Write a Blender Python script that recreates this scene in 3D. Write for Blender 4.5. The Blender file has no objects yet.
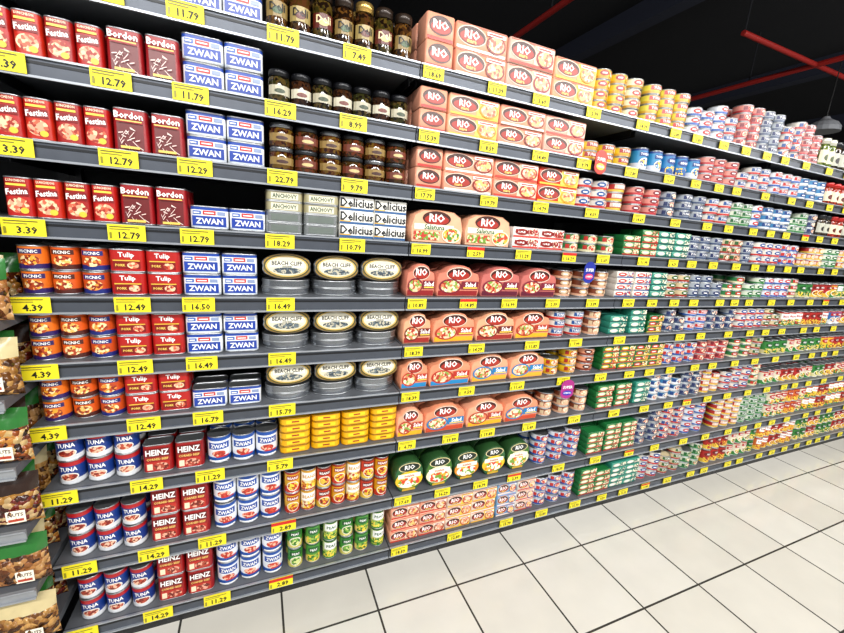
import bpy, math, random
import numpy as np
from mathutils import Matrix, Vector
random.seed(7)
scn = bpy.context.scene
scn.view_settings.view_transform = 'Standard'
scn.view_settings.look = 'None'
scn.view_settings.exposure = 0.0

# ------------------------------------------------------------------ materials
def lin(h):
    h = h.lstrip('#')
    o = []
    for i in (0, 2, 4):
        c = int(h[i:i+2], 16)/255
        o.append(c/12.92 if c <= .04045 else ((c+.055)/1.055)**2.4)
    return (*o, 1)
_m = {}
def C(hexc, rough=.35, metal=0.0, emis=0, var=.12):
    k = (hexc, rough, metal, emis, var)
    if k in _m: return _m[k]
    m = bpy.data.materials.new('surf_'+hexc.strip('#')); m.use_nodes = True
    nt = m.node_tree; b = nt.nodes['Principled BSDF']
    tc = nt.nodes.new('ShaderNodeTexCoord'); no = nt.nodes.new('ShaderNodeTexNoise')
    no.inputs['Scale'].default_value = 35; no.inputs['Detail'].default_value = 1
    nt.links.new(tc.outputs['Object'], no.inputs['Vector'])
    mx = nt.nodes.new('ShaderNodeMix'); mx.data_type = 'RGBA'
    c = lin(hexc)
    mx.inputs['A'].default_value = tuple(x*(1-var) for x in c[:3])+(1,)
    mx.inputs['B'].default_value = tuple(min(1, x*(1+var)) for x in c[:3])+(1,)
    nt.links.new(no.outputs['Fac'], mx.inputs['Factor'])
    nt.links.new(mx.outputs['Result'], b.inputs['Base Color'])
    b.inputs['Roughness'].default_value = rough; b.inputs['Metallic'].default_value = metal
    _m[k] = m; return m
def BUSY(*hexs, scale=110, rough=.35, bump=0.0):
    k = ('busy', hexs, scale, rough, bump)
    if k in _m: return _m[k]
    m = bpy.data.materials.new('print_'+hexs[0].strip('#')); m.use_nodes = True
    nt = m.node_tree; b = nt.nodes['Principled BSDF']
    tc = nt.nodes.new('ShaderNodeTexCoord'); vo = nt.nodes.new('ShaderNodeTexVoronoi')
    vo.inputs['Scale'].default_value = scale
    nt.links.new(tc.outputs['Object'], vo.inputs['Vector'])
    sp = nt.nodes.new('ShaderNodeSeparateColor'); nt.links.new(vo.outputs['Color'], sp.inputs[0])
    cr = nt.nodes.new('ShaderNodeValToRGB'); cr.color_ramp.interpolation = 'CONSTANT'
    el = cr.color_ramp.elements
    while len(el) < len(hexs): el.new(.5)
    for i, h in enumerate(hexs):
        el[i].position = i/len(hexs); el[i].color = lin(h)
    nt.links.new(sp.outputs[0], cr.inputs['Fac'])
    nt.links.new(cr.outputs['Color'], b.inputs['Base Color'])
    b.inputs['Roughness'].default_value = rough
    if bump:
        bp = nt.nodes.new('ShaderNodeBump'); bp.inputs['Strength'].default_value = bump
        bp.inputs['Distance'].default_value = .01; bp.invert = True
        nt.links.new(vo.outputs['Distance'], bp.inputs['Height']); nt.links.new(bp.outputs['Normal'], b.inputs['Normal'])
    _m[k] = m; return m

SILVER = C('#b4b7ba', .28, .9)
GOLD = C('#c9a45a', .25, .8)
WHITE = C('#f4f3f0', .35); BLACK = C('#131313', .4)

# ------------------------------------------------------------------ text cache
_t = {}
def text2d(s):
    if s in _t: return _t[s]
    cu = bpy.data.curves.new('t', 'FONT'); cu.body = s; cu.resolution_u = 1; cu.offset = .026
    ob = bpy.data.objects.new('t', cu); scn.collection.objects.link(ob)
    bpy.context.view_layer.update()
    me = bpy.data.meshes.new_from_object(ob)
    v = np.array([tuple(x.co)[:2] for x in me.vertices]); f = [tuple(p.vertices) for p in me.polygons]
    bpy.data.objects.remove(ob); bpy.data.curves.remove(cu); bpy.data.meshes.remove(me)
    mn = v.min(0); mx = v.max(0)
    v = (v-(mn+mx)/2)/(mx[1]-mn[1])
    _t[s] = (v, f, (mx[0]-mn[0])/(mx[1]-mn[1])); return _t[s]

# ------------------------------------------------------------------ prototypes
def circle(r, n=20):
    return [((r*math.sin(a), -r*math.cos(a)), (math.sin(a), -math.cos(a))) for a in [2*math.pi*i/n for i in range(n)]]
def ellipse(a_, b_, n=28):
    o = []
    for i in range(n):
        t = 2*math.pi*i/n; nx, ny = math.sin(t)/a_, -math.cos(t)/b_; l = math.hypot(nx, ny)
        o.append(((a_*math.sin(t), -b_*math.cos(t)), (nx/l, ny/l)))
    return o
def rrect(w, d, c, n=4):
    o = []
    for cx, cy, a0 in ((w/2-c, -d/2+c, -90), (w/2-c, d/2-c, 0), (-w/2+c, d/2-c, 90), (-w/2+c, -d/2+c, 180)):
        for i in range(n+1):
            a = math.radians(a0+90*i/n)
            o.append(((cx+c*math.cos(a), cy+c*math.sin(a)), (math.cos(a), math.sin(a))))
    return o
class P:
    def __init__(s, w, d, h):
        s.v = []; s.f = []; s.m = []; s.sm = []; s.w = w; s.d = d; s.h = h; s.base = None; s.lay = 0
        s.map = lambda x, z, o: (x, -d/2-o, z)
    def add(s, vs, fs, mat, smooth=False):
        o = len(s.v); s.v += [tuple(v) for v in vs]
        for f in fs:
            s.f.append(tuple(i+o for i in f)); s.m.append(mat); s.sm.append(smooth)
    def sect(s, out, rings, mat, smooth=True):
        n = len(out); vs = []
        for z, o in rings:
            vs += [(p[0]+q[0]*o, p[1]+q[1]*o, z) for p, q in out]
        fs = []
        for k in range(len(rings)-1):
            for i in range(n):
                j = (i+1) % n
                fs.append((k*n+i, k*n+j, (k+1)*n+j, (k+1)*n+i))
        s.add(vs, fs, mat, smooth)
    def cap(s, out, z, o, mat, up=True):
        vs = [(p[0]+q[0]*o, p[1]+q[1]*o, z) for p, q in out]
        f = tuple(range(len(vs)))
        s.add(vs, [f if up else f[::-1]], mat)
    def mark(s): s.base = (len(s.v), len(s.f))
    def nl(s): s.lay += 1; return .0004+.00035*s.lay
    def strip(s, xs, zlo, zhi, mat):
        o = s.nl(); vs = []
        for x, a, b in zip(xs, zlo, zhi): vs += [s.map(x, a, o), s.map(x, b, o)]
        s.add(vs, [(2*i, 2*i+2, 2*i+3, 2*i+1) for i in range(len(xs)-1)], mat)
    def rect(s, x0, z0, x1, z1, mat, n=6):
        xs = [x0+(x1-x0)*i/n for i in range(n+1)]; s.strip(xs, [z0]*(n+1), [z1]*(n+1), mat)
    def ell(s, cx, cz, a, b, mat, n=12):
        th = [math.pi*i/n for i in range(n+1)]
        xs = [cx-a*math.cos(t) for t in th]
        s.strip(xs, [cz-b*math.sin(t) for t in th], [cz+b*math.sin(t) for t in th], mat)
    def para(s, x0, z0, x1, z1, sk, mat):
        n = 6; xs = [x0+(x1-x0)*i/n for i in range(n+1)]
        s.strip(xs, [z0+sk*i/n for i in range(n+1)], [z1+sk*i/n for i in range(n+1)], mat)
    def text(s, t, cx, cz, h, mat, maxw=None, slant=0):
        v, f, asp = text2d(t); o = s.nl(); sx = h
        if maxw and asp*h > maxw: sx = maxw/asp
        s.add([s.map(cx+a*sx, cz+b*h+a*sx*slant, o) for a, b in v], f, mat)
def can(out, w, d, h, body, rim=SILVER, lid=SILVER, bands=None, taper=0):
    p = P(w, d, h); r = .0035
    p.sect(out, [(0, -.001), (0.001, .0006), (r, .0006), (r, 0)], rim)
    z0, z1 = r, h-r
    bb = bands or [(0, 1, body)]
    for a, b, m in bb:
        za = z0+(z1-z0)*a; zb = z0+(z1-z0)*b
        p.sect(out, [(za, -taper*za/h), (zb, -taper*zb/h)], m)
    t = -taper
    p.sect(out, [(z1, t), (z1, t+.0008), (h-.0005, t+.0008), (h, t), (h, t-.0015), (h-.003, t-.002)], rim)
    p.cap(out, h-.003, t-.002, lid)
    p.mark(); return p
def rcan(r, h, body, **k):
    p = can(circle(r, k.pop('n', 20)), 2*r+.002, 2*r+.002, h, body, **k)
    p.map = lambda x, z, o: ((r+o)*math.sin(x/r), -(r+o)*math.cos(x/r), z); return p
def qcan(w, d, h, c, body, taper=0, **k):
    p = can(rrect(w-.002, d, c), w, d, h, body, taper=taper, **k)
    p.map = lambda x, z, o: (x, -(d/2-taper*z/h)-o, z); return p
def carton(w, d, h, body, c=.004, top=None):
    p = P(w, d, h); out = rrect(w-.001, d, c, 3); r = min(.003, c*.5)
    p.sect(out, [(0, -r), (r, 0), (h-r, 0), (h, -r)], body)
    p.cap(out, h, -r, top or body); p.mark(); return p
def prism(outl, w, d, h, mat, side=None, bev=.005):
    p = P(w, d, h); n = len(outl); vs = []
    cz = h/2
    for y, s in ((-d/2, bev), (-d/2+bev, 0), (d/2-bev, 0), (d/2, bev)):
        for x, z in outl:
            dx, dz = x, z-cz; l = math.hypot(dx, dz)
            vs.append((x-dx/l*s, y, z-dz/l*s))
    fs = []
    for k in range(3):
        for i in range(n):
            j = (i+1) % n; fs.append((k*n+i, (k+1)*n+i, (k+1)*n+j, k*n+j))
    p.add(vs, fs, side or mat, True)
    p.add(vs[:n], [tuple(range(n))], mat); p.add(vs[3*n:], [tuple(range(n))[::-1]], mat)
    p.mark(); return p

# ------------------------------------------------------------------ placement
G = {}
def put(kind, p, x, y, z, rz=0, back=False, M=None):
    if M is None: M = Matrix.Translation((x, y, z)) @ Matrix.Rotation(rz, 4, 'Z')
    G.setdefault(kind, []).append((p, M, back))
YF = .014
def run(kind, ps, x0, x1, z, stack=1, deep=2, jit=.0025, yf=None, rot=.04, block=1):
    if yf is None: yf = YF
    if not isinstance(ps, (list, tuple)): ps = [ps]
    w = ps[0].w; n = max(1, int((x1-x0)/w+.02)); sp = (x1-x0)/n
    p = ps[0]; left = 0
    for i in range(n):
        if block > 1:
            if left <= 0: p = random.choice([q for q in ps if q is not p] or ps); left = random.randint(2, block)
            left -= 1
        else: p = ps[i % len(ps)]
        st = stack if (stack < 3 or random.random() > .15 or block == 1) else stack-1
        for dd in range(deep):
            for s in range(st):
                slack = max(0, sp-p.w)/2
                put(kind, p, x0+sp*(i+.5)+random.uniform(-1, 1)*min(jit, slack),
                    yf+p.d/2+dd*(p.d+.006)+random.uniform(0, .006), z+s*p.h,
                    random.uniform(-rot, rot), dd > 0)
def finalize():
    for kind, lst in G.items():
        mats = []; mi = {}
        V = []; L = []; LS = []; MI = []; SM = []; vo = 0; lo = 0
        cache = {}
        for p, M, back in lst:
            key = (id(p), back)
            if key not in cache:
                nv, nf = (p.base if back and p.base else (len(p.v), len(p.f)))
                va = np.array(p.v[:nv], dtype=np.float64); fs = p.f[:nf]
                tot = np.array([len(f) for f in fs]); lv = np.concatenate([np.array(f) for f in fs])
                ml = []
                for m in p.m[:nf]:
                    if m.name not in mi: mi[m.name] = len(mats); mats.append(m)
                    ml.append(mi[m.name])
                cache[key] = (va, tot, lv, np.array(ml), np.array(p.sm[:nf], dtype=bool))
            va, tot, lv, ml, sm = cache[key]
            A = np.array(M); V.append(va @ A[:3, :3].T + A[:3, 3])
            L.append(lv+vo); LS.append(np.concatenate([[0], np.cumsum(tot)[:-1]])+lo)
            MI.append(ml); SM.append(sm); vo += len(va); lo += len(lv)
        V = np.concatenate(V); L = np.concatenate(L); LS = np.concatenate(LS); MI = np.concatenate(MI); SM = np.concatenate(SM)
        me = bpy.data.meshes.new(kind)
        me.vertices.add(len(V)); me.loops.add(len(L)); me.polygons.add(len(LS))
        me.vertices.foreach_set('co', V.astype(np.float32).ravel())
        me.loops.foreach_set('vertex_index', L.astype(np.int32))
        me.polygons.foreach_set('loop_start', LS.astype(np.int32))
        for m in mats: me.materials.append(m)
        me.polygons.foreach_set('material_index', MI.astype(np.int32))
        me.polygons.foreach_set('use_smooth', SM)
        me.update(calc_edges=True); me.validate()
        ob = bpy.data.objects.new(kind, me); scn.collection.objects.link(ob)

# ------------------------------------------------------------------ levels
RAIL = [1.881, 1.698, 1.520, 1.339, 1.149, .9725, .797, .598, .354, .120]
ZT = [r+.021 for r in RAIL]
MEAT = ('#e8a080', '#f0c9a0', '#cf5f42', '#9c2a1c')

# ------------------------------------------------------------------ product prototypes
def festina(i=0):
    b = ['#b01812', '#ba240f', '#9e120f'][i]
    p = qcan(.055, .045, .094, .014, C(b), taper=.001)
    p.ell(0, .028, .020, .018, BUSY(*MEAT, scale=150)); p.ell(.010, .016, .008, .007, C('#e8c23c'))
    p.rect(-.021, .050, .021, .069, C('#7d0d0c')); p.text('Festina', 0, .060, .014, WHITE, .040, .12)
    p.rect(-.018, .073, .018, .078, C('#e8c84a')); p.text('LUNCHEON', 0, .085, .006, C('#f0e0c0'), .034); return p
def bordon():
    p = qcan(.078, .05, .102, .014, C('#94141a'), taper=.003)
    p.rect(-.028, .006, .028, .068, C('#640c10'))
    for i in range(22):
        x = random.uniform(-.026, .016); z = random.uniform(.010, .056)
        p.para(x, z, x+random.uniform(.004, .012), z+.0022, random.uniform(-.016, .016), C('#f0d8d0'))
    p.text('Bordon', 0, .084, .016, WHITE, .060); p.rect(-.027, .070, .027, .073, C('#e5c15a')); p.rect(-.02, .006, .02, .012, C('#e5c15a')); return p
def zwan(h=.062):
    p = qcan(.096, .055, h, .014, WHITE, bands=[(0, .10, C('#c8d0da')), (.10, .86, C('#eef0f2')), (.86, 1, C('#1b429c'))])
    p.rect(-.042, h*.12, .042, h*.56, C('#153a98')); p.text('ZWAN', 0, h*.34, h*.26, WHITE, .072)
    p.rect(-.016, h*.62, .016, h*.80, C('#c02a2a')); p.rect(-.040, h*.62, -.020, h*.78, C('#3b5fae')); p.rect(.020, h*.62, .040, h*.78, C('#8796b8'))
    p.rect(-.012, h*.68, .012, h*.73, WHITE); p.rect(-.038, h*.67, -.024, h*.72, WHITE); return p
def jar(r, h, cont, lid, label, lab2=None, ltext=None, lo=.2, hi=.75, lcol=None):
    p = P(2*r+.002, 2*r+.002, h); o = circle(r, 20)
    hb = h*.80
    p.sect(o, [(0, -.006), (.002, -.001), (.006, 0), (hb*.9, 0), (hb*.97, -.002), (hb, -.006)], cont)
    p.sect(o, [(hb, -.003), (hb, -.0015), (h-.002, -.0015), (h, -.003)], lid); p.cap(o, h, -.003, lid)
    p.map = lambda x, z, q: ((r+q)*math.sin(x/r), -(r+q)*math.cos(x/r), z)
    p.mark()
    p.rect(-r*1.2, hb*lo, r*1.2, hb*hi, label)
    if lab2: p.ell(0, hb*(lo*.6+hi*.4), r*.5, hb*(hi-lo)*.24, lab2)
    if ltext: p.text(ltext, 0, hb*(hi-.14), hb*.19, lcol or BLACK, r*1.7)
    return p
def rtin(w, d, h, body, lab, txt=None, tcol=None):
    p = qcan(w, d, h, .012, body); p.rect(-w*.36, h*.2, w*.36, h*.8, lab)
    if txt: p.text(txt, 0, h*.5, h*.45, tcol or BLACK, w*.65)
    return p
def delicius():
    p = carton(.110, .06, .042, C('#f0eee6'), .002); p.rect(-.054, .001, .054, .008, C('#2f5a8c')); p.rect(-.054, .008, -.02, .011, C('#d9a52e'))
    p.text('Delicius', 0, .025, .027, C('#0c1018'), .106); return p
def orange_can(i):
    cols = [('#d86c1a', '#2c1a5b', '#f0a030'), ('#d05416', '#4a1a10', '#efb25a'), ('#c04818', '#17246e', '#f2963a')][i]
    p = rcan(.0295, .062, C(cols[0]), bands=[(0, .22, C(cols[1])), (.22, 1, C(cols[0]))])
    p.ell(0, .025, .019, .013, BUSY(cols[2], '#f6d9a0', '#a9401c', '#7f2010', scale=170))
    p.rect(-.024, .041, .024, .053, C(cols[1])); p.text('PICNIC', 0, .047, .008, WHITE, .038); return p
def red_tin():
    p = qcan(.081, .055, .062, .014, C('#ab1814')); p.rect(-.03, .009, .03, .029, C('#7a0c0c')); p.text('Tulip', 0, .045, .017, WHITE, .05)
    p.ell(.014, .019, .013, .009, BUSY(*MEAT, scale=170)); p.text('PORK', -.014, .019, .007, C('#f0d060'), .022); p.rect(-.03, .030, .03, .033, C('#d9b23f')); return p
def oval_up():
    a, b = .070, .041; n = 28
    o = [(a*math.sin(2*math.pi*i/n)*(1+.12*abs(math.sin(4*math.pi*i/n))), b-b*math.cos(2*math.pi*i/n)) for i in range(n)]
    p = prism(o, 2*a+.008, .028, 2*b, C('#a3813c', .3, .6), SILVER, .003)
    p.ell(0, b, .068, .037, C('#3d3c1c')); p.ell(0, b, .063, .033, C('#c9a856')); p.ell(0, b, .058, .029, C('#cfcab4'))
    p.ell(0, b-.014, .042, .010, BUSY('#5d6a70', '#b9b39c', '#354048', scale=200)); p.rect(-.050, b-.004, .050, b+.016, C('#e8e4d2'))
    p.text('BEACH CLIFF', 0, b+.009, .013, C('#16160f'), .09); p.text('SARDINES', 0, b-.001, .005, C('#3a3a34'), .05); return p
def oval_flat():
    return can(ellipse(.072, .05), .148, .1, .024, C('#8d9196', .25, .9), rim=SILVER)
def blue_can(h=.075):
    p = rcan(.031, h, C('#173680'), bands=[(0, .2, C('#d6d8dc')), (.2, .80, C('#173680')), (.80, 1, C('#a8181e'))])
    p.ell(0, h*.33, .022, h*.17, C('#e8e4dc')); p.ell(0, h*.33, .019, h*.13, BUSY('#b0462e', '#e6b79a', '#7a1c10', scale=170)); p.text('TUNA', 0, h*.65, h*.18, WHITE, .040); return p
def heinz():
    p = qcan(.081, .055, .092, .014, C('#921012'), taper=.002)
    p.rect(-.031, .006, .031, .036, C('#b4251a')); p.ell(.008, .020, .020, .012, BUSY('#a9452f', '#e3a58c', '#6a1a0c', scale=160)); p.rect(-.028, .010, -.014, .03, C('#e8d8b8'))
    p.text('CORNED BEEF', 0, .045, .008, C('#e8c36a'), .056); p.rect(-.032, .054, .032, .080, C('#5e090a')); p.text('HEINZ', 0, .067, .019, WHITE, .060); return p
def bw_can(h=.093):
    p = rcan(.0345, h, C('#e9ecef'), bands=[(0, .2, C('#164a9c')), (.2, .86, C('#e6e9ee')), (.86, 1, C('#164a9c'))])
    p.rect(-.032, h*.52, .032, h*.76, C('#16459a')); p.text('ZWAN', 0, h*.64, h*.15, WHITE, .048)
    p.ell(0, h*.36, .020, h*.12, BUSY('#c8432f', '#efb698', '#a02a1c', scale=160)); p.rect(-.008, h*.22, .03, h*.27, C('#c0251e')); p.rect(-.03, h*.06, .03, h*.12, WHITE); return p
def yellow_tin():
    p = can(rrect(.1, .06, .02), .104, .06, .0262, C('#e2a806', .35), rim=C('#a87404', .3, .3), lid=C('#dda206')); p.map = lambda x, z, o: (x, -.03-o, z)
    p.rect(-.03, .007, .03, .019, C('#f4cc1e')); p.rect(-.012, .010, .012, .016, C('#a03a10')); return p
CREAM = '#ece6d6'
def veg_can(body, low, acc, h=.084, r=.0265, busy=None, t='BEANS', v=0):
    p = rcan(r, h, C(body), bands=[(0, .3, C(low)), (.3, .9, C(body)), (.9, 1, C(acc))])
    bz = busy or BUSY(acc, '#f0c83c', low, body, scale=150)
    if v == 0:
        p.ell(0, h*.34, r*.8, h*.22, C(CREAM)); p.ell(0, h*.34, r*.68, h*.18, bz); p.rect(-r*.8, h*.62, r*.8, h*.82, C(acc)); p.text(t, 0, h*.72, h*.11, WHITE, r*1.4)
    elif v == 1:
        p.rect(-r, h*.5, r, h*.85, WHITE); p.text(t, 0, h*.67, h*.15, C(acc), r*1.7); p.rect(-r*1.1, h*.12, r*1.1, h*.45, bz)
    else:
        p.ell(0, h*.66, r*.85, h*.17, C(acc)); p.text(t, 0, h*.66, h*.11, WHITE, r*1.3); p.rect(-r*.9, h*.1, r*.9, h*.42, bz)
    return p
def rio(w=.196, h=.064, base='#e7a083', alt='#7e1c12', d=.08, v=0):
    B = C(base); p = carton(w, d, h, B, .007, top=C('#d9a68e'))
    f = w/.196
    p.rect(-w*.47, h*.03, w*.47, h*.14, C(['#f3ded4', '#c23a28', '#e8b030'][v % 3])); p.rect(-w*.47, h*.91, w*.47, h*.96, C('#b4583e'))
    if v % 3: p.rect(.006*f, h*.14, w*.47, h*.91, C(['#fff', '#efc4a4', '#f0c850'][v % 3] if v % 3 else '#ffffff'))
    p.ell(-.040*f, h*.56, .054*f, h*.38, C('#f0cdb8')); p.ell(-.040*f, h*.56, .051*f, h*.34, C('#3e170c')); p.ell(-.040*f, h*.50, .044*f, h*.24, C('#a0281a')); p.text('RIO', -.040*f, h*.60, h*.34, C('#fffaf2'), .070*f)
    p.text('mare', -.040*f, h*.34, h*.12, C('#f4d070'), .04*f)
    p.ell(.052*f, h*.46, .037*f, h*.36, C(alt)); p.ell(.052*f, h*.46, .031*f, h*.29, BUSY('#e39a7c', '#f2cdb0', '#b95a3f', '#e8c070', scale=130))
    p.rect(.014*f, h*.74, .086*f, h*.88, C('#f7efe6')); p.rect(.020*f, h*.78, .074*f, h*.84, C('#a02a20')); return p
def rio_side(h=.064, base='#e7a083'):
    p = carton(.098, .08, h, C(base), .008, top=C('#d9a68e'))
    p.ell(0, h*.57, .040, h*.35, C('#3e170c')); p.ell(0, h*.50, .034, h*.22, C('#a0281a')); p.text('RIO', 0, h*.60, h*.33, C('#fffaf2'), .055); p.rect(-.044, h*.03, .044, h*.15, C('#b22a1e')); return p
def salad_pack():
    w, h = .205, .112; o = [(-.098, 0), (.098, 0), (.102, .05), (.09, .092), (.06, .109), (0, .112), (-.06, .109), (-.09, .092), (-.102, .05)]
    p = prism(o, w, .08, h, C('#e5ab88'), C('#d29878'))
    p.ell(-.005, .083, .054, .025, C('#3e170c')); p.ell(-.005, .079, .046, .017, C('#a0281a')); p.text('RIO', -.005, .085, .028, WHITE, .075)
    p.rect(-.088, .044, .062, .063, C('#f4e9d4')); p.text('Salatuna', -.012, .0535, .018, C('#1d5b25'), .12)
    p.ell(.055, .03, .038, .027, C('#f2e6c8')); p.ell(.055, .03, .034, .023, BUSY('#c9402a', '#e8b03a', '#4a8a30', '#f0d8b8', scale=110)); p.rect(-.088, .010, .008, .038, BUSY('#6a9833', '#b9362a', '#ecd9a8', scale=130)); return p
def dome_pack(base, low, accent, w=.182, h=.114):
    a = w/2-.001
    o = [(-a*.95, 0), (a*.95, 0), (a, h*.2), (a*.98, h*.60), (a*.90, h*.74), (a*.62, h*.80), (a*.48, h*.93), (a*.2, h), (-a*.2, h), (-a*.48, h*.93), (-a*.62, h*.80), (-a*.90, h*.74), (-a*.98, h*.60), (-a, h*.2)]
    p = prism(o, w, .085, h, C(base), C(base), .003)
    f = w/.182
    p.ell(0, h*.73, .052*f, h*.22, C('#f0d0bc')); p.ell(0, h*.73, .049*f, h*.195, C('#3a140c')); p.ell(0, h*.69, .043*f, h*.14, C('#a0281a')); p.text('RIO', 0, h*.76, h*.22, WHITE, .070*f)
    p.rect(-a*.90, h*.04, a*.90, h*.19, C(low)); p.ell(-.034*f, h*.33, .046*f, h*.24, C(accent)); p.ell(-.034*f, h*.33, .039*f, h*.195, BUSY('#f0c49c', '#dc7a52', '#a9321f', '#f6e3c0', '#7aa040', scale=120))
    p.rect(.012*f, h*.24, a*.93, h*.50, C(accent)); p.text('Salad', .050*f, h*.40, h*.15, WHITE, .060*f); p.rect(.02*f, h*.27, .08*f, h*.31, C('#f0c850')); return p
def cup_pack(i):
    ex = [('#235a2e', '#e8bc1c'), ('#3a6a1e', '#eee4bc'), ('#1b4a26', '#e0881c')][i % 3]
    a, h = .062, .135
    o = [(-a*.55, 0), (a*.55, 0), (a*.8, h*.15), (a*.98, h*.4), (a, h*.6), (a*.85, h*.8), (a*.5, h*.94), (0, h), (-a*.5, h*.94), (-a*.85, h*.8), (-a, h*.6), (-a*.98, h*.4), (-a*.8, h*.15)]
    p = prism(o, .13, .08, h, C(ex[0]), C('#254a24'))
    p.ell(0, h*.78, .046, h*.15, C('#e0cf9a')); p.ell(0, h*.78, .042, h*.13, C('#0e2012')); p.text('RIO', 0, h*.79, h*.15, WHITE, .055)
    p.ell(0, h*.38, .058, h*.28, C(ex[1])); p.ell(0, h*.30, .046, h*.18, BUSY('#f2ecd0', '#6f982c', '#d9401e', '#f2efe2', '#f0a82a', scale=80)); p.rect(-.048, h*.45, .048, h*.59, C('#f4efd8')); p.text('insalata', 0, h*.52, h*.08, C('#b02a1c'), .085); p.rect(-.028, h*.03, .028, h*.10, C('#c8a02a')); return p
def tuna(body, band, acc, h=.037, r=.0405, v=0):
    lid = [SILVER, C(body), SILVER][v % 3]
    p = rcan(r, h, C(body), bands=[(0, .3, C(band)), (.3, 1, C(body))], lid=lid, n=18)
    if v % 3 == 0:
        p.ell(-.010, h*.6, .019, h*.26, C(acc)); p.rect(-.020, h*.52, -.002, h*.66, WHITE, 2); p.rect(.012, h*.3, .036, h*.85, BUSY(body, acc, '#f0d8b8', band, scale=170), 4)
    elif v % 3 == 1:
        p.rect(-.034, h*.42, .034, h*.86, C(acc)); p.text('TUNA', -.004, h*.64, h*.3, WHITE, .04); p.ell(.03, h*.5, .012, h*.34, BUSY('#f0d8b8', band, body, scale=170))
    else:
        p.ell(0, h*.52, .022, h*.38, C(band)); p.ell(0, h*.52, .018, h*.3, BUSY('#f2e0c4', acc, '#e0a080', scale=150)); p.rect(-.04, h*.35, -.024, h*.8, C(acc), 3); p.rect(.024, h*.35, .04, h*.8, C(acc), 3)
    return p
def slim(body, acc, acc2, w=.105, h=.029):
    p = carton(w, .06, h, C(body)); p.rect(-w*.48, h*.06, w*.48, h*.22, C(acc2)); p.ell(-w*.18, h*.56, w*.24, h*.30, C(acc))
    p.rect(-w*.32, h*.48, -w*.06, h*.64, WHITE); p.rect(w*.1, h*.26, w*.46, h*.92, BUSY(body, acc2, '#efe0c0', acc, scale=170)); return p

# --- bay 1
fe = [festina(i) for i in (0, 1, 2)]; bo, zw = bordon(), zwan()
oc = [orange_can(i) for i in range(3)]
X0 = -.553
for L in (0, 1, 2, 3):
    run('luncheon_meat_can', fe, X0, -.332, ZT[L], 1, 3, rot=.01)
    run('corned_beef_tin', bo, -.330, -.172, ZT[L], 1, 3, rot=.01)
    run('ham_tin', zw, -.170, .024, ZT[L], 1 if L == 3 else 2, 2, rot=.01)
LIDD = C('#2c2018', .3, .3)
dj = [jar(.028, .128, BUSY('#1a0e06', '#3a220e', '#5a3a14', scale=120, rough=.06), LIDD, C('#8c7440'), C('#2b4a1a'), 'Deli', .3, .66),
      jar(.028, .128, BUSY('#1a0e06', '#3f2a0e', '#4a2a14', scale=120, rough=.06), GOLD, C('#a08c54'), C('#5b1a0e'), 'Deli', .3, .66),
      jar(.028, .128, BUSY('#160c06', '#2f2a0e', '#4a3a14', scale=120, rough=.06), LIDD, C('#5a1a10'), C('#c8b070'), 'Deli', .3, .66, C('#f0e0b0'))]
run('pickle_jar', dj, .03, .455, ZT[0], 1, 3)
cj = [jar(.029, .088, BUSY('#140e08', '#2b2a10', '#47391a', scale=130, rough=.06), C('#15161a', .3, .3), C('#b8b29a'), C('#2a3a1a'), None, .32, .66),
      jar(.029, .088, BUSY('#1a0c08', '#2b1a10', '#3a2010', scale=130, rough=.06), C('#15161a', .3, .3), C('#cfc9b4'), C('#6a2a1a'), None, .32, .66)]
run('caper_jar', cj, .035, .455, ZT[1], 1, 3)
cj2 = [jar(.034, .064, BUSY('#2a0d06', '#4c2a10', '#5e4414', scale=130, rough=.06), C('#7d8084', .25, .8), C('#8f7440'), C('#3a160c'), None, .3, .7),
       jar(.034, .064, BUSY('#2a1408', '#3c2a10', '#5a2a14', scale=130, rough=.06), C('#33363a', .3, .6), C('#6a3020'), C('#c8b07a'), None, .3, .7)]
run('antipasto_jar', cj2, .035, .46, ZT[2], 2, 3)
st = rtin(.106, .06, .032, C('#a5a9a8', .25, .8), C('#7a837c', .3, .5)); sg = rtin(.106, .06, .030, C('#b0a884', .3, .5), C('#dcd8c0'), 'ANCHOVY', C('#24452a'))
run('sardine_tin', st, .024, .238, ZT[3], 2, 2, rot=.01); run('sardine_tin', sg, .024, .238, ZT[3]+.064, 2, 2, rot=.01)
run('anchovy_carton', delicius(), .240, .464, ZT[3], 3, 2, rot=.01)
ou, of_ = oval_up(), oval_flat()
for L in (4, 5, 6):
    o = 0 if L < 6 else .006
    run('meat_spread_can', oc, X0+o, -.366+o, ZT[L], 2, 3)
    run('pork_tin', red_tin(), -.364+o, -.20+o, ZT[L], 2, 2, rot=.01)
    run('ham_tin', zw, -.198+o, .0+o, ZT[L], 2 if L < 6 else 1, 2, rot=.01)
    run('oval_sardine_tin', of_, .008+o, .468, ZT[L], 2, 2, yf=.016, rot=.01)
    for i in range(3):
        x = .008+o+.1535*(i+.5)
        put('oval_sardine_tin', ou, x, 0, 0, M=Matrix.Translation((x, .036, ZT[L]+.0485)) @ Matrix.Rotation(-.12, 4, 'X'))
bc = blue_can(); hz, bw = heinz(), bw_can()
run('beef_tin', hz, -.330, -.164, ZT[7], 1, 2, rot=.01); run('beef_tin', hz, -.325, -.155, ZT[8], 2, 2, rot=.01); run('beef_tin', hz, -.322, -.155, ZT[9], 2, 2, rot=.01)
run('sausage_can', bw, -.160, .055, ZT[7], 1, 3); run('sausage_can', bw, -.150, .065, ZT[8], 2, 3); run('sausage_can', bw, -.150, .070, ZT[9], 2, 3)
run('tuna_tin', bc, -.535, -.337, ZT[7], 2, 3); run('tuna_tin', bc, -.535, -.335, ZT[8], 2, 3); run('tuna_tin', bc, -.530, -.33, ZT[9], 2, 3)
run('yellow_fish_tin', yellow_tin(), .058, .480, ZT[7], 5, 2)
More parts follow.
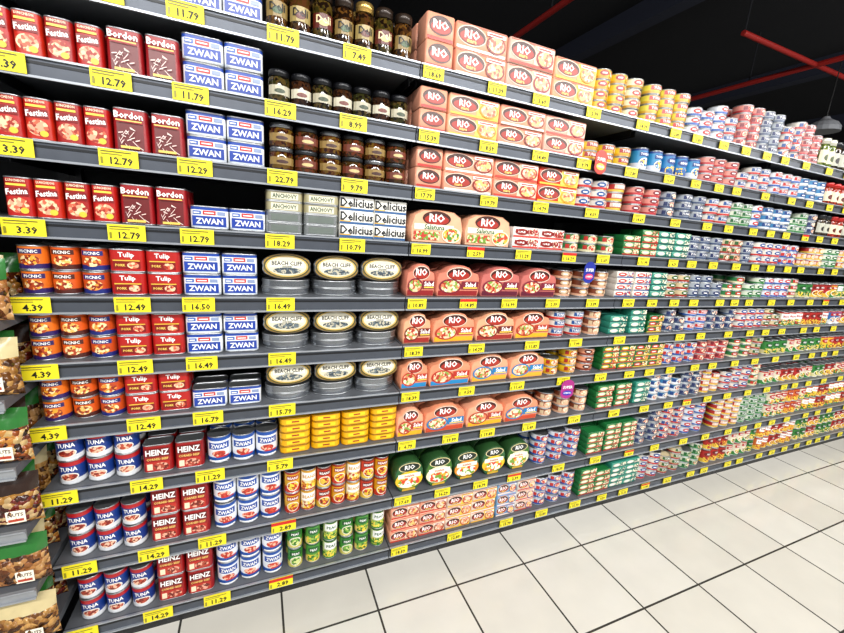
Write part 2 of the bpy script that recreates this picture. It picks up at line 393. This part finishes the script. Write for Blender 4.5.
v1 = veg_can('#d09c1a', '#b82a12', '#98180c'); v2 = veg_can('#e0d4a8', '#a8200f', '#c8901e', v=1); v3 = veg_can('#c0341a', '#d8b43a', '#6a0a04')
run('bean_can', [v1, v2, v3], .075, .46, ZT[8], 2, 3)
g1 = veg_can('#2f7f2a', '#c9bf5a', '#0f4c1a', busy=BUSY('#6fa33a', '#cfd88a', '#2d6a1c', scale=150), t='PEAS'); g2 = veg_can('#4a9038', '#e8d080', '#1a5a24', busy=BUSY('#8fb34a', '#e8c838', '#2d6a1c', scale=150), t='PEAS', v=2)
g3 = veg_can('#c2cc90', '#2f7f2a', '#1a5a24', busy=BUSY('#8fb34a', '#e8d048', '#2d6a1c', scale=150), t='PEAS', v=1)
run('pea_can', [g1, g2, g3], .08, .462, ZT[9], 2, 3)

# --- bay 2
K = 'tuna_multipack'
def rset(h, *ids):
    pal = {'a': ('#e7a083', '#7e1c12', 0), 'b': ('#e08f72', '#a0180c', 1), 'c': ('#ecb08c', '#d0901c', 2), 'd': ('#d3391f', '#e0a01c', 2), 'e': ('#e6b8a6', '#8a1c30', 1)}
    return [rio(h=h, base=pal[i][0], alt=pal[i][1], v=pal[i][2]) for i in ids]
run(K, rio_side(.077), .488, .590, ZT[0], 2, 2, rot=.01); run(K, rset(.077, 'a', 'e'), .592, .99, ZT[0], 2, 2, rot=.01); run(K, rset(.070, 'c'), .99, 1.19, ZT[0], 2, 2, rot=.01)
rs = rio_side()
for L in (1, 2):
    run(K, rs, .483, .585, ZT[L], 2, 2, rot=.01)
    run(K, rset(.064, *('cae' if L == 1 else 'abd')), .585, 1.183, ZT[L], 2, 2, rot=.01)
run('tuna_salad_pack', salad_pack(), .478, .892, ZT[3], 1, 2, rot=.01)
lw = slim('#e4dfda', '#8a2418', '#c93a30', .125, .04); lw.text('RIO MARE', 0, .024, .018, C('#8c1410'), .11)
run('fish_fillet_carton', lw, .897, 1.15, ZT[3], 2, 2, rot=.01)
dk = {4: [('#b8645c', '#5a1028', '#74142e'), ('#d07c66', '#8a1a1c', '#74182a')], 5: [('#dd8e6c', '#e0a81c', '#a83420'), ('#e6a27c', '#98241c', '#6a1a12')],
      6: [('#e69c78', '#e0a82a', '#1676b0'), ('#dc8c68', '#1a80b8', '#b02a1a')], 7: [('#e08c68', '#c0401f', '#1672ac'), ('#e8a07e', '#e0a818', '#a53420')]}
for L in (4, 5, 6, 7):
    A = dome_pack(*dk[L][0]); B = dome_pack(*dk[L][1]); S = dome_pack(*dk[L][1], w=.112)
    run('tuna_salad_bowl', S, .476, .59, ZT[L], 1, 2, rot=.01); run('tuna_salad_bowl', [A, B, A] if L % 2 else [B, A, A], .592, 1.145, ZT[L], 1, 2, rot=.01)
run('salad_cup', [cup_pack(i) for i in range(3)], .478, 1.14, ZT[8], 1, 2, rot=.01)
r3 = rio(w=.125, h=.055, v=1); r4 = rio(w=.125, h=.055, base='#e4cdbc', alt='#b22a1e', v=2); r5 = rio(w=.105, h=.055, base='#6fa0cc', alt='#1a4a8a')
run(K, [r3, r3, r4, r4], .478, .98, ZT[9], 3, 2, rot=.01); run(K, [r5, rio(w=.105, h=.055, base='#e0d6ca', alt='#1a4a8a', v=1)], .985, 1.2, ZT[9], 3, 2, rot=.01)

# --- right hand bays: rows of mixed tins
def TM(*cs): return ('tuna_can', [tuna(*c, v=random.randint(0, 2)) for c in cs])
def S_(*cs): return ('fish_carton', [slim(*c) for c in cs])
def K_(*cs, h=.088, r=.035): return ('vegetable_can', [veg_can(c[0], c[1], c[2], h=h, r=r, v=random.randint(0, 2), t=random.choice(['BEANS', 'CORN', 'PEAS', 'TOMATO'])) for c in cs])
def J_(*cs, h=.1, r=.032): return ('sauce_jar', [jar(r, h, BUSY(c[0], c[1], c[2], scale=110, rough=.08), C(c[3], .3, .3), C(c[4]), C(c[0])) for c in cs])
W = ('#dcd6cc', '#b8241c', '#1a4a8a'); Wb = ('#d6dae2', '#1f52a0', '#b8241c'); Wg = ('#d0d8c4', '#2c7a3a', '#0f5a2a'); Y = ('#dcb81a', '#c89010', '#a01a10')
Gn = ('#1f7038', '#d6cfa4', '#b8241c'); Tl = ('#2f8a76', '#d8d4c4', '#0f4a44'); Pk = ('#d88a7e', '#b22a30', '#7a1a28'); Pe = ('#df9674', '#7e2e18', '#4b1a0c')
Gy = ('#98a0aa', '#3a4a68', '#1a2a5a'); Bl = ('#2a76a8', '#d6d8dc', '#0f3a7a'); Rd = ('#a81a14', '#d6b03a', '#e0c0b0'); Or = ('#c8601a', '#6a1008', '#e0b03a')
Dg = ('#0f5a28', '#b8241c', '#d6b03a'); Br = ('#7a3a20', '#d2a080', '#c9b08c'); Cr = ('#d0bf98', '#98281a', '#2a5a2a')
kG = ('#2a7a30', '#d0c890', '#0f4a1a'); kR = ('#a81a14', '#d6b03a', '#6a0a04'); kO = ('#c8601a', '#d6b03a', '#981a10'); kW = ('#d8d0b8', '#2a7a30', '#a81a14'); kB = ('#2a62a0', '#d8dce0', '#a81a14'); kY = ('#d8b42a', '#2a7a30', '#a81a14')
JG = ('#3a4a18', '#5a6a28', '#7a8a3a', '#c8c8b8', '#e0d8b8'); JR = ('#5a1008', '#8a2010', '#a83a20', '#b01a14', '#e8d8b8'); JK = ('#1a1410', '#2a2018', '#4a3a28', '#15181c', '#b8b8a8')
rows = {
0: [(1.20, 1.46, TM(W, Y, ('#e6dcb8', '#b88a1a', '#b8241c')), 4), (1.48, 1.75, TM(Y, ('#d8c840', '#c89a20', '#c8342c')), 4), (1.76, 2.10, TM(W, Gy, Wb), 4), (2.11, 2.46, TM(Gy, Wb, Pk, W), 5), (2.48, 2.84, TM(Gy, Pk, W), 5), (2.86, 3.46, J_(JK, JG, h=.15), 1), (3.48, 5.46, J_(JR, JG, JK, h=.14), 1)],
1: [(1.19, 1.46, TM(W, Wg, Y), 3), (1.48, 1.90, K_(('#1a76b0', '#0f4a98', '#0f3a80'), ('#2a86b8', '#d0d4e0', '#0f3a80')), 1), (1.91, 2.46, TM(W, Gy, Pk, Wg, Y), 3), (2.48, 3.0, TM(Gy, Wb, W, Bl), 3), (3.02, 3.46, J_(JG, JG, JR, h=.12), 1), (3.48, 5.46, K_(kR, kG, kW, kB), 1)],
2: [(1.19, 1.46, TM(Pk, W, Rd), 3), (1.48, 1.80, TM(Wg, Pk, Gy), 3), (1.81, 2.20, TM(W, Gy, Pe), 3), (2.21, 2.46, TM(Wb, Wg, W), 3), (2.48, 3.0, TM(Wb, Gy, Bl, Wg), 3), (3.02, 3.46, J_(JR, JK, JG, h=.12), 1), (3.48, 5.46, K_(kO, kW, kG, kR), 1)],
3: [(1.16, 1.46, TM(Wg, Cr, Gn), 2), (1.48, 1.92, S_(Tl, Gn, ('#c8d0c0', '#2f8a76', '#b8241c')), 4), (1.93, 2.46, TM(W, Cr, Gy, Gn, Wb), 3), (2.48, 2.9, TM(Wb, W, Bl), 3), (2.92, 3.46, TM(Gn, Rd, Wg, Y), 3), (3.48, 5.46, K_(kG, kR, kW, kB), 1)],
4: [(1.15, 1.46, TM(Pe, Br, Cr), 3), (1.48, 1.82, S_(Dg, Tl, W), 4), (1.83, 2.46, TM(Wg, Cr, W, Gn, Gy), 3), (2.48, 3.0, TM(Gn, Wb, W, Wg), 3), (3.02, 3.46, K_(kR, kG, kY), 1), (3.48, 5.46, K_(kO, kW, kG), 1)],
5: [(1.15, 1.46, TM(Br, Pe, W), 3), (1.48, 1.86, S_(Dg, Gn, Tl), 4), (1.87, 2.46, TM(W, Pk, Wb, Gy, Wg), 3), (2.48, 2.9, TM(Cr, Gn, W), 3), (2.92, 3.46, K_(kG, kR, kW, kY), 1), (3.48, 5.46, K_(kR, kG, kB), 1)],
6: [(1.15, 1.46, TM(Pe, Pk, Y), 3), (1.48, 1.90, S_(Dg, ('#176a30', '#d6b03a', '#b8241c')), 4), (1.91, 2.46, TM(Bl, W, Pk, Wb, Gy), 3), (2.48, 2.8, TM(Cr, Gn, W), 3), (2.82, 3.46, K_(kR, kO, kW, kG), 1), (3.48, 5.46, K_(kG, kR, kY), 1)],
7: [(1.15, 1.46, TM(Pe, Pk, Br), 3), (1.48, 1.86, S_(Tl, Gn, Dg), 4), (1.87, 2.46, TM(W, Wb, Rd, Bl, Gy), 4), (2.48, 2.85, TM(Gn, Rd, W), 4), (2.87, 3.46, K_(kR, kW, kG), 1), (3.48, 5.46, K_(kR, kG, kW), 1)],
8: [(1.16, 1.46, TM(W, Pe, Wb, Y), 4), (1.48, 1.82, S_(Dg, Gn, W), 5), (1.83, 2.40, TM(W, Gy, Wb, Pk, Bl), 5), (2.48, 3.0, TM(Dg, Wg, Rd), 5), (3.02, 3.46, K_(kR, kO, kW), 2), (3.48, 5.46, K_(kR, kG, kY), 2)],
9: [(1.21, 1.46, TM(W, Wb, Rd), 4), (1.48, 1.90, S_(Tl, ('#2a7a6a', '#d6b03a', '#b8241c'), Gn), 5), (1.91, 2.46, TM(Cr, W, Wg, Pk), 4), (2.48, 3.0, K_(kG, kR, kW), 2), (3.02, 3.46, K_(kR, kO), 2), (3.48, 5.46, K_(kR, kG), 2)],
}
for L, rr in rows.items():
    for x0, x1, (kind, ps), stck in rr:
        run(kind, ps, x0, x1, ZT[L], stck, 2, block=3, rot=.01 if kind == 'fish_carton' else .15)

# ------------------------------------------------------------------ nut bags (left unit)
def nutbag(nuts, head, w=.15, h=.146, d=.06):
    p = P(w, d, h); nx, nz = 14, 18
    for side in (-1, 1):
        vs = []
        for j in range(nz+1):
            t = j/nz
            for i in range(nx+1):
                s = i/nx*2-1
                prof = (max(0, 1-abs(s)**3))**.6 * (min(1, t*6)**.6) * (max(0, 1-max(0, (t-.55)/.45)))**.75
                wr = .003*math.sin(i*2.1+j*1.3)*prof
                vs.append((s*w/2*(1-.04*math.sin(math.pi*t)), side*(d/2*prof+wr), t*h))
        for lo, hi, m in ((0, 6, nuts), (6, 12, nuts), (12, nz, head)):
            fs = []
            for j in range(lo, hi):
                for i in range(nx):
                    a = j*(nx+1)+i; q = (a, a+1, a+nx+2, a+nx+1); fs.append(q if side < 0 else q[::-1])
            p.add(vs, fs, m, True)
    p.mark()
    p.map = lambda x, z, o: (x, -d/2*.93-o-.002, z)
    p.rect(.012, h*.14, .05, h*.38, C('#f0ead8')); p.text('NUTS', .031, h*.30, h*.07, C('#4a2a18'), .03); p.rect(.016, h*.17, .046, h*.22, C('#b03a20')); return p
hg = C('#2a6a2c', .2); hc = C('#c8b88a', .2); hb_ = C('#2c1c14', .2)
nb = [nutbag(BUSY('#8a5428', '#a87440', '#5a3014', '#b98a54', '#3a1e0c', scale=75, rough=.2, bump=.8), hg), nutbag(BUSY('#9a6a30', '#c09050', '#6a4018', '#42240c', scale=80, rough=.2, bump=.8), hc),
      nutbag(BUSY('#5a240c', '#90481c', '#b87a30', '#c8a870', '#2a1208', scale=85, rough=.2, bump=.8), hg), nutbag(BUSY('#3a140a', '#a07030', '#6a2014', '#c0a070', scale=80, rough=.2, bump=.8), hb_)]
LB = [1.12, .932, .752, .572, .39, .20]
for i, z in enumerate(LB):
    for k in range(6):
        for dd in range(4):
            put('nut_bag', nb[(i+k+dd) % 4], (-.612 if dd == 0 else -.645)-.158*k, -.050+.068*dd, z+.0005, random.uniform(-.04, .04), dd > 1)

# ------------------------------------------------------------------ shelving units
RAILM = C('#4a4f58', .38, .35); RAILD = C('#17191d', .4, .3); LIP = C('#a4a9b0', .3, .5); SHELF = C('#63666b', .45, .2); DARK = C('#0e0f11', .6); KICK = C('#17181a', .5)
def boxm(V, F, Ms, a, b, mat):
    o = len(V); x0, y0, z0 = a; x1, y1, z1 = b
    V += [(x0, y0, z0), (x1, y0, z0), (x1, y1, z0), (x0, y1, z0), (x0, y0, z1), (x1, y0, z1), (x1, y1, z1), (x0, y1, z1)]
    for f in ((0, 3, 2, 1), (4, 5, 6, 7), (0, 1, 5, 4), (1, 2, 6, 5), (2, 3, 7, 6), (3, 0, 4, 7)):
        F.append(tuple(i+o for i in f)); Ms.append(mat)
def obj(name, V, F, Ms, parent=None):
    me = bpy.data.meshes.new(name); me.from_pydata(V, [], F); mats = []
    for m in Ms:
        if m not in mats: mats.append(m)
    for m in mats: me.materials.append(m)
    for p, m in zip(me.polygons, Ms): p.material_index = mats.index(m)
    me.update(); ob = bpy.data.objects.new(name, me); scn.collection.objects.link(ob)
    if parent: ob.parent = parent
    return ob
def unit(x0, x1, levels, y0=0.0, top=2.02, drop=.024, railm=None):
    V, F, Ms = [], [], []; railm = railm or RAILM
    B = lambda a, b, m: boxm(V, F, Ms, a, b, m)
    B((x0, .46, 0), (x1, .49, top), DARK)
    for x in (x0, x1-.03): B((x, .43, 0), (x+.03, .46, top+.08), BLACK)
    B((x0, y0+.06, 0), (x1, .46, .085), KICK)
    for r in levels:
        B((x0+.002, y0+.004, r-.004), (x1-.002, .46, r+.0205), SHELF)
        B((x0+.002, y0, r-drop), (x1-.002, y0+.004, r+.0205), railm)
        B((x0+.002, y0-.006, r+.016), (x1-.002, y0, r+.0205), LIP)
        B((x0+.002, y0-.006, r-drop-.002), (x1-.002, y0, r-drop+.003), LIP)
        if drop > .02:
            B((x0+.002, y0-.0015, r+.004), (x1-.002, y0, r+.010), RAILD)
            for x in (x0+.01, x1-.014):
                B((x, .06, r-.03), (x+.004, .45, r-.004), RAILD)
    return obj('shelving_unit', V, F, Ms)
xs = [-.56, .472, 1.472, 2.472, 3.472, 4.472, 5.472]
for a, b in zip(xs[:-1], xs[1:]): unit(a, b, RAIL)
unit(-1.60, -.5615, [z-.021 for z in LB]+[1.339, 1.52, 1.698, 1.881], y0=-.085, drop=.008, railm=C('#8a8d90'))

# ------------------------------------------------------------------ price tags
YEL = C('#ecdc1e', .5, 0, 0, .04); INK = C('#0c0c06', .5); RED = C('#c81c14', .4)
def tag(price, w=.086, h=.043, head=None):
    p = P(w, .002, h); p.add([(-w/2, -.001, 0), (w/2, -.001, 0), (w/2, -.001, h), (-w/2, -.001, h), (-w/2, .001, 0), (w/2, .001, 0), (w/2, .001, h), (-w/2, .001, h)],
        [(0, 1, 2, 3), (5, 4, 7, 6), (3, 2, 6, 7), (0, 4, 5, 1), (1, 5, 6, 2), (4, 0, 3, 7)], YEL)
    p.mark(); p.text(price, .006*w/.086, h*.34, h*.44, INK, w*.68)
    if head: p.rect(-w*.5, h*.70, w*.5, h, head)
    else: p.rect(-w*.44, h*.82, w*.34, h*.88, C('#5a5620')); p.rect(-w*.44, h*.68, w*.10, h*.73, C('#7a7430'))
    p.rect(-w*.45, h*.12, -w*.39, h*.5, C('#8a8420')); return p
pr = {0: ['3.39', '12.79', '11.79', '11.79', '7.49'], 1: ['3.39', '12.79', '11.79', '16.29', '8.99'], 2: ['3.39', '12.79', '12.29', '22.79', '9.79'], 3: ['3.39', '12.79', '12.79', '18.29', '10.79'],
      4: ['4.39', '12.49', '16.50', '16.49', ''], 5: ['4.39', '12.49', '16.49', '16.49', ''], 6: ['4.39', '12.49', '16.79', '15.79', ''], 7: ['11.29', '14.29', '11.29', '5.79', ''],
      8: ['11.29', '14.29', '11.29', '2.89', ''], 9: ['11.29', '14.29', '11.29', '2.89', '']}
tc_ = {}
def gt(s, w=.086, head=None):
    k = (s, w, head is not None)
    if k not in tc_: tc_[k] = tag(s, w, w*.5, head)
    return tc_[k]
first = [-.515, -.515, -.515, -.515, -.522, -.525, -.525, -.515, -.498, -.508]
for L in range(10):
    base = [first[L], -.315, -.150, .068, .275] if L < 4 else [first[L], -.315, -.150, .065, .28]
    for x, s in zip(base, pr[L]):
        if s: put('price_tag', gt(s, .081, RED if (L >= 8 and s == '2.89') else None), x+random.uniform(-.006, .006), -.0075, RAIL[L]-.0215)
    x = .515
    while x < 5.4:
        s = '%d.%d9' % (random.randint(2, 19), random.randint(2, 9))
        put('price_tag', gt(s, .07 if x < 1.6 else .064, RED if random.random() < .06 else None), x, -.0075, RAIL[L]-.019)
        x += random.uniform(.17, .27) if x < 1.4 else random.uniform(.12, .24)

# promo wobblers
def wob(main, sec):
    p = P(.07, .002, .09); n = 20
    o = [(.036*math.sin(2*math.pi*i/n), .045-.045*math.cos(2*math.pi*i/n)) for i in range(n)]
    o = [(max(-.033, min(.033, x*1.15)), z) for x, z in o]
    p.add([(x, -.0008, z) for x, z in o], [tuple(range(n))], main); p.add([(x, .0008, z) for x, z in o], [tuple(range(n))[::-1]], main)
    p.mark(); p.text('SUPER', 0, .055, .014, WHITE, .05); p.ell(0, .028, .024, .012, sec); p.text('OFERTA', 0, .028, .008, WHITE, .04); return p
w1 = wob(C('#1c2c90'), C('#e03a6a')); w2 = wob(C('#a0207a'), C('#2a2aa8')); w3 = wob(C('#c8301c'), C('#e8c84a'))
for w_, x, z, r in ((w1, 1.275, 1.235, .1), (w2, 1.26, .715, -.1), (w3, 1.24, 1.665, .1)):
    put('promo_wobbler', w_, x, -.02, z, r)
finalize()

# ------------------------------------------------------------------ room shell
def plane_obj(name, a, b, mat):
    V, F, Ms = [], [], []; boxm(V, F, Ms, a, b, mat); return obj(name, V, F, Ms)
fm = bpy.data.materials.new('floor_tiles'); fm.use_nodes = True; nt = fm.node_tree; b = nt.nodes['Principled BSDF']
tc = nt.nodes.new('ShaderNodeTexCoord'); mp = nt.nodes.new('ShaderNodeMapping'); mp.inputs['Location'].default_value = (-.73+.333*10, .13+.333*30, 0)
br = nt.nodes.new('ShaderNodeTexBrick'); br.offset = 0; br.squash = 1
for k, v in (('Scale', 1), ('Mortar Size', .004), ('Mortar Smooth', .1), ('Bias', 0), ('Brick Width', .333), ('Row Height', .333)): br.inputs[k].default_value = v
br.inputs['Color1'].default_value = lin('#e4e1d8'); br.inputs['Color2'].default_value = lin('#dad6cb'); br.inputs['Mortar'].default_value = lin('#3c3a36')
nt.links.new(tc.outputs['Object'], mp.inputs[0]); nt.links.new(mp.outputs[0], br.inputs['Vector'])
no = nt.nodes.new('ShaderNodeTexNoise'); no.inputs['Scale'].default_value = 6; no.inputs['Detail'].default_value = 5; nt.links.new(tc.outputs['Object'], no.inputs['Vector'])
mx = nt.nodes.new('ShaderNodeMix'); mx.data_type = 'RGBA'; mx.blend_type = 'MULTIPLY'; mx.inputs['Factor'].default_value = .15
nt.links.new(br.outputs['Color'], mx.inputs['A']); nt.links.new(no.outputs['Fac'], mx.inputs['B']); nt.links.new(mx.outputs['Result'], b.inputs['Base Color'])
b.inputs['Roughness'].default_value = .14
bp = nt.nodes.new('ShaderNodeBump'); bp.inputs['Strength'].default_value = .3; bp.inputs['Distance'].default_value = .002; bp.invert = True
nt.links.new(br.outputs['Fac'], bp.inputs['Height']); nt.links.new(bp.outputs['Normal'], b.inputs['Normal'])
plane_obj('floor', (-6, -7, -.05), (16, 10, 0), fm)
CE = C('#0b0d14', .9)
plane_obj('ceiling', (-6, -7, 4.2), (16, 10, 4.3), CE)
plane_obj('wall_back', (-6, 10, 0), (16, 10.1, 4.2), C('#101218', .9))
plane_obj('wall_right', (16, -7, 0), (16.1, 10, 4.2), C('#2a2b2e', .9))
def tube(V, F, Ms, a, b_, r, mat, n=14, r2=None):
    a, b_ = Vector(a), Vector(b_); d = b_-a; q = d.to_track_quat('Z', 'Y').to_matrix(); o = len(V); r2 = r if r2 is None else r2
    for e, rr in ((a, r), (b_, r2)):
        for i in range(n):
            t = 2*math.pi*i/n; V.append(tuple(e+q @ Vector((rr*math.cos(t), rr*math.sin(t), 0))))
    fs = [(o+i, o+(i+1) % n, o+n+(i+1) % n, o+n+i) for i in range(n)]+[tuple(range(o, o+n))[::-1], tuple(range(o+n, o+2*n))]
    F += fs; Ms += [mat]*len(fs)
RP = C('#a01c16', .5)
V, F, Ms = [], [], []
tube(V, F, Ms, (2.72, -6, 3.6), (2.72, 9.9, 3.6), .03, RP)
tube(V, F, Ms, (6.0, -6, 3.6), (6.0, 9.9, 3.6), .03, RP)
tube(V, F, Ms, (4.6, 1.71, 3.6), (12, 1.71, 3.6), .025, RP)
for x in (2.72, 6.0):
    for y in (-4, -1, 2.4, 5, 8): tube(V, F, Ms, (x, y, 3.6), (x, y, 4.2), .008, CE, 8)
for x in (4.62, 7.8, 11.9): tube(V, F, Ms, (x, 1.71, 3.6), (x, 1.71, 4.2), .008, CE, 8)
obj('sprinkler_pipe', V, F, Ms)
for x in (1.2, 4.2, 7.4, 10.5):
    plane_obj('ceiling_beam', (x, -6.9, 3.97), (x+.18, 9.9, 4.2), C('#222636', .8))
V, F, Ms = [], [], []
pr_ = [(0, .16), (.05, .155), (.10, .12), (.14, .05), (.17, .03)]
for (za, ra), (zb, rb_) in zip(pr_[:-1], pr_[1:]): tube(V, F, Ms, (6.35, 1.64, 2.92+za), (6.35, 1.64, 2.92+zb), ra, C('#8a8d92', .4), 18, rb_)
tube(V, F, Ms, (6.35, 1.64, 3.09), (6.35, 1.64, 4.2), .006, BLACK, 8)
obj('pendant_lamp', V, F, Ms)

# ------------------------------------------------------------------ lamps
def lamp(x, y, z, ln, power, tilt=40):
    V, F, Ms = [], [], []
    boxm(V, F, Ms, (x-ln/2, y-.09, z+.08), (x+ln/2, y+.09, z+.13), C('#d8d8d8', .5))
    for sx in (-ln*.4, ln*.4): tube(V, F, Ms, (x+sx, y, z+.13), (x+sx, y, 4.2), .006, SILVER, 8)
    o = obj('ceiling_light', V, F, Ms)
    l = bpy.data.lights.new('tube', 'AREA'); l.shape = 'RECTANGLE'; l.size = ln; l.size_y = .16; l.energy = power; l.color = (1, .985, .96)
    lo = bpy.data.objects.new('tube', l); lo.location = (x, y, z); scn.collection.objects.link(lo); lo.parent = o
    lo.rotation_euler = (math.radians(tilt), 0, 0)
for x in (-2, 0, 2, 4, 6, 8): lamp(x, -2.6, 3.2, 1.6, 58)
for x in (-1, 2, 5): lamp(x, -4.6, 3.2, 1.6, 60, 50)
w = bpy.data.worlds.new('World'); scn.world = w; w.use_nodes = True
w.node_tree.nodes['Background'].inputs[0].default_value = (.93, .96, 1, 1); w.node_tree.nodes['Background'].inputs[1].default_value = .42

# ------------------------------------------------------------------ camera
cam = bpy.data.cameras.new('camera'); co = bpy.data.objects.new('camera', cam); scn.collection.objects.link(co)
fwd = Vector((.3876, .8963, -.2156)).normalized(); up0 = Vector((.01644, .2271, .9737))
rt = fwd.cross(up0).normalized(); up = rt.cross(fwd).normalized()
R = Matrix((rt, up, -fwd)).transposed()
co.matrix_world = Matrix.Translation((0, -1.25, 1.40)) @ R.to_4x4()
cam.sensor_width = 36; cam.lens = 389/844*36; cam.clip_start = .05
scn.camera = co
